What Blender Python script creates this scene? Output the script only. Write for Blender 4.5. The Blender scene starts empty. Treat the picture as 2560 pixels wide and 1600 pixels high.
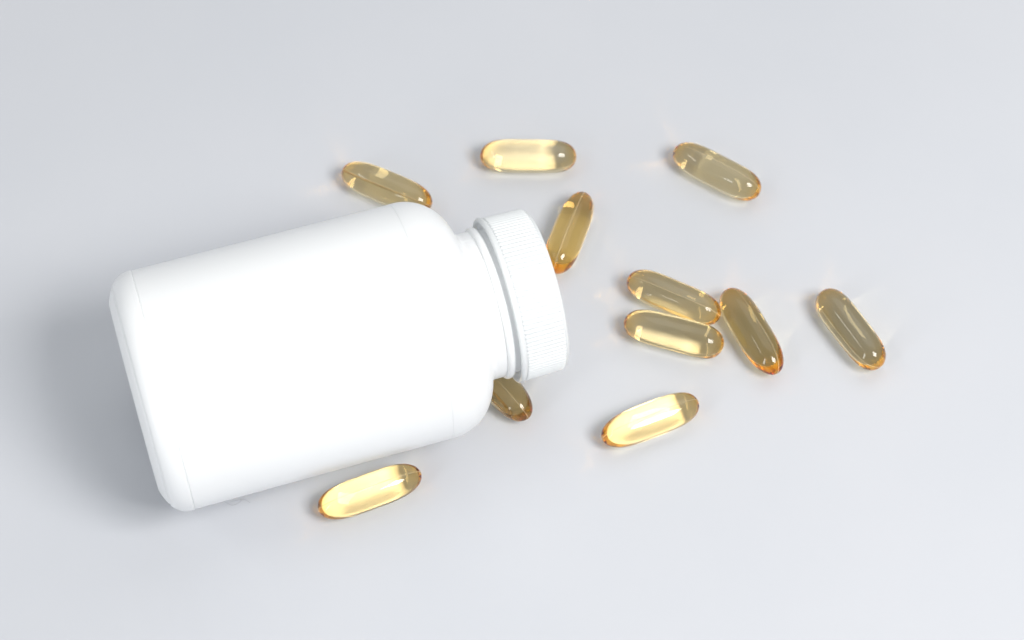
import bpy, math, random
from mathutils import Vector, Matrix

random.seed(7)
MM = 0.001
sc = bpy.context.scene
C = sc.collection

# ------------------------------------------------------------------ camera
cam_d = bpy.data.cameras.new('camera')
cam_d.sensor_width = 36.0
cam_d.lens = 79.2
cam_d.clip_start = 0.02
cam_d.clip_end = 60.0
cam = bpy.data.objects.new('camera', cam_d)
C.objects.link(cam)
PITCH = math.radians(58.0)
DIST = 0.6138
cam.location = (0.0, -DIST * math.cos(PITCH), DIST * math.sin(PITCH))
cam.rotation_euler = (math.pi / 2 - PITCH, 0, 0)
cam_d.dof.use_dof = True
cam_d.dof.focus_distance = 0.582
cam_d.dof.aperture_fstop = 15.0
sc.camera = cam

# ------------------------------------------------------------------ world: dim, even light of a pale room
w = bpy.data.worlds.new('World')
sc.world = w
w.use_nodes = True
bg = w.node_tree.nodes['Background']
bg.inputs[0].default_value = (0.965, 0.985, 1.0, 1)
bg.inputs[1].default_value = 0.44

# ------------------------------------------------------------------ lamps: a softbox of 2 x 2 panes, high on the right
def area(name, loc, rot, sx, sy, watts, col):
    l = bpy.data.lights.new(name, 'AREA')
    l.shape = 'RECTANGLE'
    l.size = sx
    l.size_y = sy
    l.energy = watts
    l.color = col
    o = bpy.data.objects.new(name, l)
    C.objects.link(o)
    o.location = loc
    o.rotation_euler = rot
    return o

def pane_light(centre, target, up, cols, rows, watts, col):
    """cols / rows: list of (offset, size) in the panel's own plane"""
    centre = Vector(centre)
    z = (centre - Vector(target)).normalized()
    x = Vector(up).cross(z).normalized()
    y = z.cross(x)
    rot = Matrix((x, y, z)).transposed().to_euler()
    tot = sum(a[1] * b[1] for a in cols for b in rows)
    for ox, sx in cols:
        for oy, sy in rows:
            area('key_or_fill_pane', centre + x * ox + y * oy, rot, sx, sy, watts * sx * sy / tot, col)

KEY_DIR = Vector((0.58, -0.46, 1.0)).normalized()
pane_light(KEY_DIR * 0.92, (0, 0, 0), (0, 1, 0),
           [(-0.086, 0.156), (0.086, 0.156)], [(0.057, 0.206), (-0.118, 0.116)], 6.9, (1.0, 0.985, 0.965))
# a weak low strip on the near left side of the table
pane_light((-0.78, -0.80, 0.50), (0, 0, 0), (0, 0, 1),
           [(0.0, 0.14)], [(0.0, 0.85)], 3.0, (0.95, 0.98, 1.0))

# a narrow window on the left
pane_light((-0.68, -0.08, 0.86), (0, 0, 0), (0, 1, 0),
           [(0.0, 0.09)], [(0.0, 0.42)], 0.8, (0.97, 0.99, 1.0))
# added fill lamp standing in for room bounce: wide, far side, high up
pane_light((0.35, 0.62, 1.32), (0, 0, 0), (0, 1, 0),
           [(0.0, 1.3)], [(0.0, 1.1)], 4.2, (0.97, 0.99, 1.0))

# ------------------------------------------------------------------ exposure, render settings
vs = sc.view_settings
vs.view_transform = 'Standard'
vs.look = 'None'
vs.exposure = 0.0
vs.gamma = 1.0
vs.use_curve_mapping = False
sc.render.engine = 'CYCLES'
cy = sc.cycles
cy.use_denoising = True
try:
    cy.denoiser = 'OPENIMAGEDENOISE'
    cy.denoising_input_passes = 'RGB_ALBEDO_NORMAL'
    cy.denoising_prefilter = 'ACCURATE'
except Exception:
    pass
cy.use_adaptive_sampling = False
cy.max_bounces = 24
cy.transmission_bounces = 24
cy.glossy_bounces = 12
cy.diffuse_bounces = 5
cy.volume_bounces = 0
cy.caustics_refractive = True
cy.caustics_reflective = True
cy.blur_glossy = 0.05
cy.sample_clamp_indirect = 12.0
cy.use_guiding = True
cy.use_surface_guiding = True
cy.use_volume_guiding = False

# ------------------------------------------------------------------ materials
def mat(name):
    m = bpy.data.materials.new(name)
    m.use_nodes = True
    nt = m.node_tree
    return m, nt, nt.nodes['Principled BSDF'], nt.nodes['Material Output']

def table_material():
    m, nt, p, out = mat('matte_grey_board')
    tc = nt.nodes.new('ShaderNodeTexCoord')
    n1 = nt.nodes.new('ShaderNodeTexNoise')
    n1.inputs['Scale'].default_value = 14.0
    n1.inputs['Detail'].default_value = 4.0
    n1.inputs['Roughness'].default_value = 0.55
    r = nt.nodes.new('ShaderNodeValToRGB')
    r.color_ramp.elements[0].position = 0.35
    r.color_ramp.elements[1].position = 0.65
    r.color_ramp.elements[0].color = (0.545, 0.560, 0.594, 1)
    r.color_ramp.elements[1].color = (0.560, 0.572, 0.604, 1)
    n2 = nt.nodes.new('ShaderNodeTexNoise')
    n2.inputs['Scale'].default_value = 900.0
    n2.inputs['Detail'].default_value = 3.0
    b = nt.nodes.new('ShaderNodeBump')
    b.inputs['Strength'].default_value = 0.06
    b.inputs['Distance'].default_value = 0.0002
    L = nt.links.new
    L(tc.outputs['Object'], n1.inputs['Vector'])
    L(tc.outputs['Object'], n2.inputs['Vector'])
    L(n1.outputs['Fac'], r.inputs['Fac'])
    L(r.outputs['Color'], p.inputs['Base Color'])
    L(n2.outputs['Fac'], b.inputs['Height'])
    L(b.outputs['Normal'], p.inputs['Normal'])
    p.inputs['Roughness'].default_value = 0.55
    p.inputs['Specular IOR Level'].default_value = 0.25
    return m

def plastic_material(name, col, rough, sss=0.0):
    m, nt, p, out = mat(name)
    p.inputs['Base Color'].default_value = (*col, 1)
    p.inputs['Roughness'].default_value = rough
    p.inputs['IOR'].default_value = 1.5
    if sss:
        p.inputs['Subsurface Weight'].default_value = sss
        p.inputs['Subsurface Radius'].default_value = (1.0, 0.95, 0.9)
        p.inputs['Subsurface Scale'].default_value = 0.0015
    tc = nt.nodes.new('ShaderNodeTexCoord')
    n = nt.nodes.new('ShaderNodeTexNoise')
    n.inputs['Scale'].default_value = 260.0
    n.inputs['Detail'].default_value = 2.0
    b = nt.nodes.new('ShaderNodeBump')
    b.inputs['Strength'].default_value = 0.04
    b.inputs['Distance'].default_value = 0.0004
    nt.links.new(tc.outputs['Object'], n.inputs['Vector'])
    nt.links.new(n.outputs['Fac'], b.inputs['Height'])
    nt.links.new(b.outputs['Normal'], p.inputs['Normal'])
    return m

def gel_material(name, tint, dens):
    """amber gelatine wall around clear oil: one closed wall, its two faces
    told apart by the mesh attribute 'ior' (air-gel 1.50, oil-gel 1.02)"""
    m = bpy.data.materials.new(name)
    m.use_nodes = True
    nt = m.node_tree
    nt.nodes.clear()
    out = nt.nodes.new('ShaderNodeOutputMaterial')
    g = nt.nodes.new('ShaderNodeBsdfGlass')
    g.inputs['Roughness'].default_value = 0.0
    g.inputs['Color'].default_value = (1.0, 0.997, 0.985, 1)
    a = nt.nodes.new('ShaderNodeAttribute')
    a.attribute_type = 'GEOMETRY'
    a.attribute_name = 'ior'
    v = nt.nodes.new('ShaderNodeVolumeAbsorption')
    v.inputs['Color'].default_value = (*tint, 1)
    v.inputs['Density'].default_value = dens
    L = nt.links.new
    L(a.outputs['Fac'], g.inputs['IOR'])
    L(g.outputs['BSDF'], out.inputs['Surface'])
    L(v.outputs['Volume'], out.inputs['Volume'])
    return m

def seam_material():
    m = bpy.data.materials.new('gel_seam')
    m.use_nodes = True
    nt = m.node_tree
    p = nt.nodes['Principled BSDF']
    p.inputs['Base Color'].default_value = (0.93, 0.82, 0.58, 1)
    p.inputs['Roughness'].default_value = 0.2
    p.inputs['IOR'].default_value = 1.45
    p.inputs['Transmission Weight'].default_value = 0.35
    return m

M_TABLE = table_material()
M_WHITE = plastic_material('white_bottle_plastic', (0.865, 0.876, 0.882), 0.32, 0.15)
M_CAP = plastic_material('white_cap_plastic', (0.735, 0.755, 0.762), 0.40, 0.0)
M_GEL = gel_material('golden_gel', (0.988, 0.815, 0.33), 1000.0)
M_AMBER = gel_material('amber_gel', (0.988, 0.80, 0.24), 1300.0)
M_SEAM = seam_material()

# ------------------------------------------------------------------ helpers
def link_mesh(name, verts, faces, material, parent=None, smooth=True):
    me = bpy.data.meshes.new(name)
    me.from_pydata(verts, [], faces)
    me.update()
    if smooth:
        me.polygons.foreach_set('use_smooth', [True] * len(me.polygons))
    me.materials.append(material)
    o = bpy.data.objects.new(name, me)
    C.objects.link(o)
    o.parent = parent
    return o

def thing(name, label, cat, loc, rz, group=None):
    o = bpy.data.objects.new(name, None)
    o.empty_display_size = 0.01
    C.objects.link(o)
    o.location = loc
    o.rotation_euler = (0, 0, rz)
    o['label'] = label
    o['category'] = cat
    if group:
        o['group'] = group
    return o

def lathe(profile, seg=192, zc=0.0, rfun=None):
    """profile of (along, radius) in mm, turned about the local x axis at height zc"""
    V, F = [], []
    idx = []
    for s, r in profile:
        if r <= 1e-6:
            idx.append([len(V)] * seg)
            V.append((s * MM, 0, zc * MM))
        else:
            row = []
            for k in range(seg):
                a = 2 * math.pi * k / seg
                rr = r if rfun is None else rfun(s, r, a)
                row.append(len(V))
                V.append((s * MM, rr * math.cos(a) * MM, (zc + rr * math.sin(a)) * MM))
            idx.append(row)
    for i in range(len(profile) - 1):
        A, B = idx[i], idx[i + 1]
        for k in range(seg):
            k2 = (k + 1) % seg
            q = [A[k], B[k], B[k2], A[k2]]
            f = []
            for x in q:
                if x not in f:
                    f.append(x)
            if len(f) > 2:
                F.append(f)
    return V, F

def arc(cs, cr, rad_s, rad_r, a0, a1, n):
    return [(cs + rad_s * math.cos(math.radians(a0 + (a1 - a0) * i / n)),
             cr + rad_r * math.sin(math.radians(a0 + (a1 - a0) * i / n))) for i in range(n + 1)]

# ------------------------------------------------------------------ table
S = 1.6
tab = link_mesh('tabletop', [(-S, -S, 0), (S, -S, 0), (S, S, 0), (-S, S, 0)], [(0, 1, 2, 3)], M_TABLE, smooth=False)
tab['kind'] = 'structure'
tab['label'] = 'smooth pale grey table surface under the bottle and capsules'

# ------------------------------------------------------------------ bottle, lying on its side
ZC = 31.17
bottle = thing('pill_bottle', 'large white plastic pill bottle lying on its side, ribbed cap on', 'bottle',
               (-0.0911, -0.0413, 0), math.radians(17.52))

# base: rounded heel, a ring foot and a shallow push-up
prof = [(-2.6, 0.0), (-2.6, 12.0), (-2.75, 20.0), (-3.1, 22.3)]
prof += [(-3.55, 22.9), (-3.80, 23.4), (-3.86, 24.0), (-3.72, 24.6), (-3.45, 25.4), (-2.92, 26.7), (-2.45, 27.65), (-2.25, 27.95), (-2.02, 28.05), (-1.78, 28.22), (-1.80, 28.45)]
prof += arc(3.1, 24.65, 6.30, 6.50, 143, 96, 18)
prof += [(2.6, 31.15), (3.2, 31.15), (3.42, 31.13), (3.50, 31.05), (3.53, 30.92), (3.56, 30.75)]
V, F = lathe(prof, 224, ZC)
link_mesh('base', V, F, M_WHITE, bottle)

# straight label panel, set in by a hair between two tiny steps
prof = [(3.52, 30.70), (3.60, 30.92), (3.72, 30.99), (3.9, 31.0), (4.2, 31.0)]
prof += [(4.2 + (69.6 - 4.2) * i / 12, 31.0) for i in range(1, 13)]
prof += [(70.1, 31.0), (70.32, 30.995), (70.45, 30.97)]
V, F = lathe(prof, 224, ZC)
link_mesh('body', V, F, M_WHITE, bottle)

# shoulder
prof = [(70.30, 30.90), (70.36, 30.99), (70.42, 31.03), (70.55, 31.05), (71.0, 31.06)]
prof += arc(71.4, 18.6, 12.75, 12.46, 88, 14, 30)
prof += [(84.15, 20.6), (84.45, 19.8), (84.9, 19.42), (85.5, 19.30), (86.2, 19.25)]
V, F = lathe(prof, 224, ZC)
link_mesh('shoulder', V, F, M_WHITE, bottle)

# neck with the bead under the cap
prof = [(85.6, 19.20), (86.0, 19.27), (86.6, 19.27), (87.6, 19.27), (88.2, 19.30), (88.5, 19.2), (88.55, 18.4),
        (90.3, 18.9), (92.5, 18.9), (101.0, 18.2), (101.4, 17.6), (101.4, 16.0)]
V, F = lathe(prof, 192, ZC)
neck = link_mesh('neck', V, F, M_WHITE, bottle)
prof = [(88.35, 18.3), (88.36, 19.25), (88.42, 19.60), (88.6, 19.86), (88.9, 20.02), (89.3, 20.08), (89.8, 20.05), (90.15, 19.9),
        (90.4, 19.6), (90.5, 19.2), (90.52, 18.0)]
V, F = lathe(prof, 192, ZC)
link_mesh('neck_ring', V, F, M_WHITE, neck)
# mould parting line: a fine raised ridge along the neck and over the ring
def seam_ridge(name, path, ang, wid, parent):
    V, F = [], []
    for s, r in path:
        for da, dr in ((-wid / r, -0.1), (0, 0.16), (wid / r, -0.1)):
            a = ang + da
            V.append((s * MM, (r + dr) * math.cos(a) * MM, (ZC + (r + dr) * math.sin(a)) * MM))
    for i in range(len(path) - 1):
        for k in range(2):
            a, b = i * 3 + k, (i + 1) * 3 + k
            F.append((a, b, b + 1, a + 1))
    return link_mesh(name, V, F, M_WHITE, parent)
seam_ridge('mould_seam', [(84.3, 20.2), (84.8, 19.5), (85.5, 19.30), (86.5, 19.27), (88.2, 19.28), (88.4, 19.6),
                          (88.65, 19.9), (89.0, 20.04), (89.6, 20.07), (90.1, 19.92)], math.radians(61), 0.30, neck)

# cap: skirt, rolled rim, flat top; the ribs are a band of their own
prof = [(92.3, 18.0), (92.25, 19.6), (92.1, 20.2), (91.85, 20.55), (91.55, 20.78), (91.40, 21.05), (91.40, 21.45), (91.50, 21.75), (91.7, 21.92),
        (92.1, 21.95), (92.6, 21.88), (92.85, 21.60), (93.2, 21.10), (96, 21.0), (100, 20.95), (103.1, 20.9)]
prof += arc(103.4, 20.1, 0.95, 0.9, 80, 5, 8)
prof += [(104.38, 19.6), (104.38, 15.0), (104.38, 8.0), (104.38, 0.0)]
V, F = lathe(prof, 240, ZC)
cap = link_mesh('cap', V, F, M_CAP, bottle)
NR = 108
def ribf(s, r, a):
    t = (a * NR / (2 * math.pi)) % 1.0
    h = math.sin(math.pi * t) ** 0.55
    return r - 0.12 + 0.66 * h
prof = [(93.0, 20.8), (93.2, 21.10), (93.5, 21.14), (96, 21.11), (100, 21.04), (102.9, 20.98), (103.2, 20.90), (103.45, 20.55)]
V, F = lathe(prof, NR * 12, ZC, ribf)
link_mesh('grip_ribs', V, F, M_CAP, cap)

# ------------------------------------------------------------------ softgel capsules
def gel_profile(u, a, p, ph):
    """relative radius of a softgel: ends of unequal fullness and a slight unevenness of its own (ph)"""
    q = p * (1 + 0.10 * math.sin(3.1 * ph) * (1 if u > 0 else -1))
    f = math.sqrt(max(0.0, 1 - abs(u) ** q))
    wob = 0.010 * math.sin(2.3 * u + ph) + 0.009 * math.sin(a + 2.9 * u + 2 * ph) + 0.008 * math.sin(2 * a + 5 * ph)
    return f * (0.985 + wob)

def capsule_shell(L, R, p, wall, roll, ph, nu=72, na=64):
    """outer face and inner face (turned inwards) of the gelatine wall; long axis = local x, lying on z = 0"""
    V, F, ior = [], [], []
    for shell in (0, 1):
        hl = L / 2 - (wall * 3.0 if shell else 0)
        rows = []
        for i in range(nu + 1):
            th = math.pi * i / nu
            # even spacing over the rounded ends
            u = -math.cos(th)
            if i in (0, nu):
                rows.append([len(V)] * na)
                V.append((u * hl * MM, 0, R * MM))
                ior.append(1.02 if shell else 1.50)
            else:
                row = []
                for k in range(na):
                    a = 2 * math.pi * k / na
                    row.append(len(V))
                    # the gelatine is thicker along the two welded seams
                    r = gel_profile(u, a, p, ph) * (R - (wall * (0.90 + 0.7 * abs(math.cos(a - roll)) ** 8) if shell else 0))
                    V.append((u * hl * MM, r * math.cos(a) * MM, (R + r * math.sin(a)) * MM))
                    ior.append(1.02 if shell else 1.50)
                rows.append(row)
        for i in range(nu):
            A, B = rows[i], rows[i + 1]
            for k in range(na):
                k2 = (k + 1) % na
                f = []
                for x in (A[k], B[k], B[k2], A[k2]):
                    if x not in f:
                        f.append(x)
                F.append(f[::-1] if not shell else f)
    return V, F, ior

def seam_loop(L, R, p, roll, rad, ph, n=96, m=6):
    V, F = [], []
    pts = []
    for sgn in (1, -1):
        for i in range(n):
            th = math.pi * i / n
            u = -math.cos(th) * sgn
            r = R * gel_profile(u, roll if sgn > 0 else roll + math.pi, p, ph) * sgn
            pts.append((u * L / 2, r))
    N = len(pts)
    ca, sa = math.cos(roll), math.sin(roll)
    for i, (x, r) in enumerate(pts):
        x0, r0 = pts[i - 1]
        x1, r1 = pts[(i + 1) % N]
        t = math.hypot(x1 - x0, r1 - r0) or 1
        nx, nr = -(r1 - r0) / t, (x1 - x0) / t
        for k in range(m):
            a = 2 * math.pi * k / m
            dn, db = rad * math.cos(a), rad * math.sin(a)
            X, Y, Z = x + nx * dn, r + nr * dn, db
            V.append((X * MM, (Y * ca - Z * sa) * MM, (R + Y * sa + Z * ca) * MM))
    for i in range(N):
        j = (i + 1) % N
        for k in range(m):
            k2 = (k + 1) % m
            F.append((i * m + k, i * m + k2, j * m + k2, j * m + k))
    return V, F

R0 = 4.80
# x, y (mm), yaw (deg), length, end roundness, seam roll (deg), label
CAPS = [
    (-35.1, 40.65, -26.5, 28.0, 4.0, 121, 'golden softgel capsule half hidden behind the bottle shoulder'),
    (4.6, 51.6, -1.0, 27.2, 4.8, 174, 'bright yellow softgel capsule lying level, farthest above the bottle cap'),
    (15.9, 25.65, 70.8, 27.4, 3.6, 92, 'amber softgel capsule steeply angled, one end hidden behind the white cap'),
    (43.95, 4.20, -27.1, 27.6, 4.0, 107, 'golden softgel capsule, upper one of the pair lying side by side'),
    (43.5, -7.35, -17.5, 27.6, 4.8, 169, 'pale yellow softgel capsule, lower one of the pair lying side by side'),
    (64.5, -6.55, -64.6, 28.7, 3.6, 72, 'dark amber softgel capsule against the right ends of the pair'),
    (91.16, -5.9, -60.3, 27.3, 4.6, 156, 'lone greyish amber softgel capsule farthest to the right'),
    (36.3, -34.0, 24.0, 27.9, 3.7, 100, 'brightest cream yellow softgel capsule, alone below the pair'),
    (-36.6, -55.1, 22.5, 28.2, 3.7, 102, 'glowing yellow softgel capsule lying along the near side of the bottle body'),
    (-4.4, -22.2, -52.0, 28.1, 3.6, 102, 'amber softgel capsule tucked under the bottle neck, one end showing'),
    (57.66, 46.4, -33.1, 27.7, 4.3, 90, 'olive gold softgel capsule alone at the upper right'),
]
for n_cap, (x, y, yaw, L, p, roll, label) in enumerate(CAPS):
    ph = 0.9 + 1.37 * n_cap
    t = thing('softgel_capsule', label, 'capsule', (x * MM, y * MM, 0.00004), math.radians(yaw), 'spilled softgel capsules')
    V, F, ior = capsule_shell(L, R0, p, 0.26, math.radians(roll), ph)
    o = link_mesh('shell', V, F, M_AMBER if n_cap in (2, 5) else M_GEL, t)
    at = o.data.attributes.new('ior', 'FLOAT', 'POINT')
    at.data.foreach_set('value', ior)
    V, F = seam_loop(L, R0 - 0.02, p, math.radians(roll), 0.058, ph)
    link_mesh('seam', V, F, M_SEAM, t)

# ------------------------------------------------------------------ a wisp of lint beside the bottle
def tube_path(pts, rad, V, F, m=5):
    base = len(V)
    n = len(pts)
    for i, p in enumerate(pts):
        a = Vector(pts[max(0, i - 1)])
        b = Vector(pts[min(n - 1, i + 1)])
        t = (b - a).normalized()
        s = t.cross(Vector((0, 0, 1))).normalized()
        u = s.cross(t)
        r = rad * (0.35 if i in (0, n - 1) else 1.0)
        for k in range(m):
            q = Vector(p) + (s * math.cos(2 * math.pi * k / m) + u * math.sin(2 * math.pi * k / m)) * r
            V.append(tuple(x * MM for x in q))
    for i in range(n - 1):
        for k in range(m):
            k2 = (k + 1) % m
            F.append((base + i * m + k, base + i * m + k2, base + (i + 1) * m + k2, base + (i + 1) * m + k))

def spline(ctrl, n=8):
    out = []
    P = [ctrl[0]] + ctrl + [ctrl[-1]]
    for i in range(1, len(P) - 2):
        for j in range(n):
            t = j / n
            out.append(tuple(0.5 * ((2 * b) + (c - a) * t + (2 * a - 5 * b + 4 * c - d) * t * t + (3 * b - a - 3 * c + d) * t ** 3)
                             for a, b, c, d in zip(P[i - 1], P[i], P[i + 1], P[i + 2])))
    out.append(ctrl[-1])
    return out

m_lint, _, p_lint, _ = mat('grey_lint')
p_lint.inputs['Base Color'].default_value = (0.42, 0.42, 0.44, 1)
p_lint.inputs['Roughness'].default_value = 0.8
V, F = [], []
tube_path(spline([(-75.5, -55.2, .06), (-74.2, -55.8, .10), (-72.5, -56.6, .05), (-70.9, -56.0, .16), (-70.2, -55.1, .22),
                  (-71.6, -55.3, .20), (-73.1, -55.6, .05)]), 0.035, V, F)
tube_path(spline([(-70.6, -54.8, .05), (-69.1, -55.2, .30), (-67.8, -56.0, .05)]), 0.035, V, F)
lint = link_mesh('lint_fibre', V, F, m_lint)
lint['label'] = 'tiny curled grey lint fibre on the table beside the lower bottle edge'
lint['category'] = 'lint'
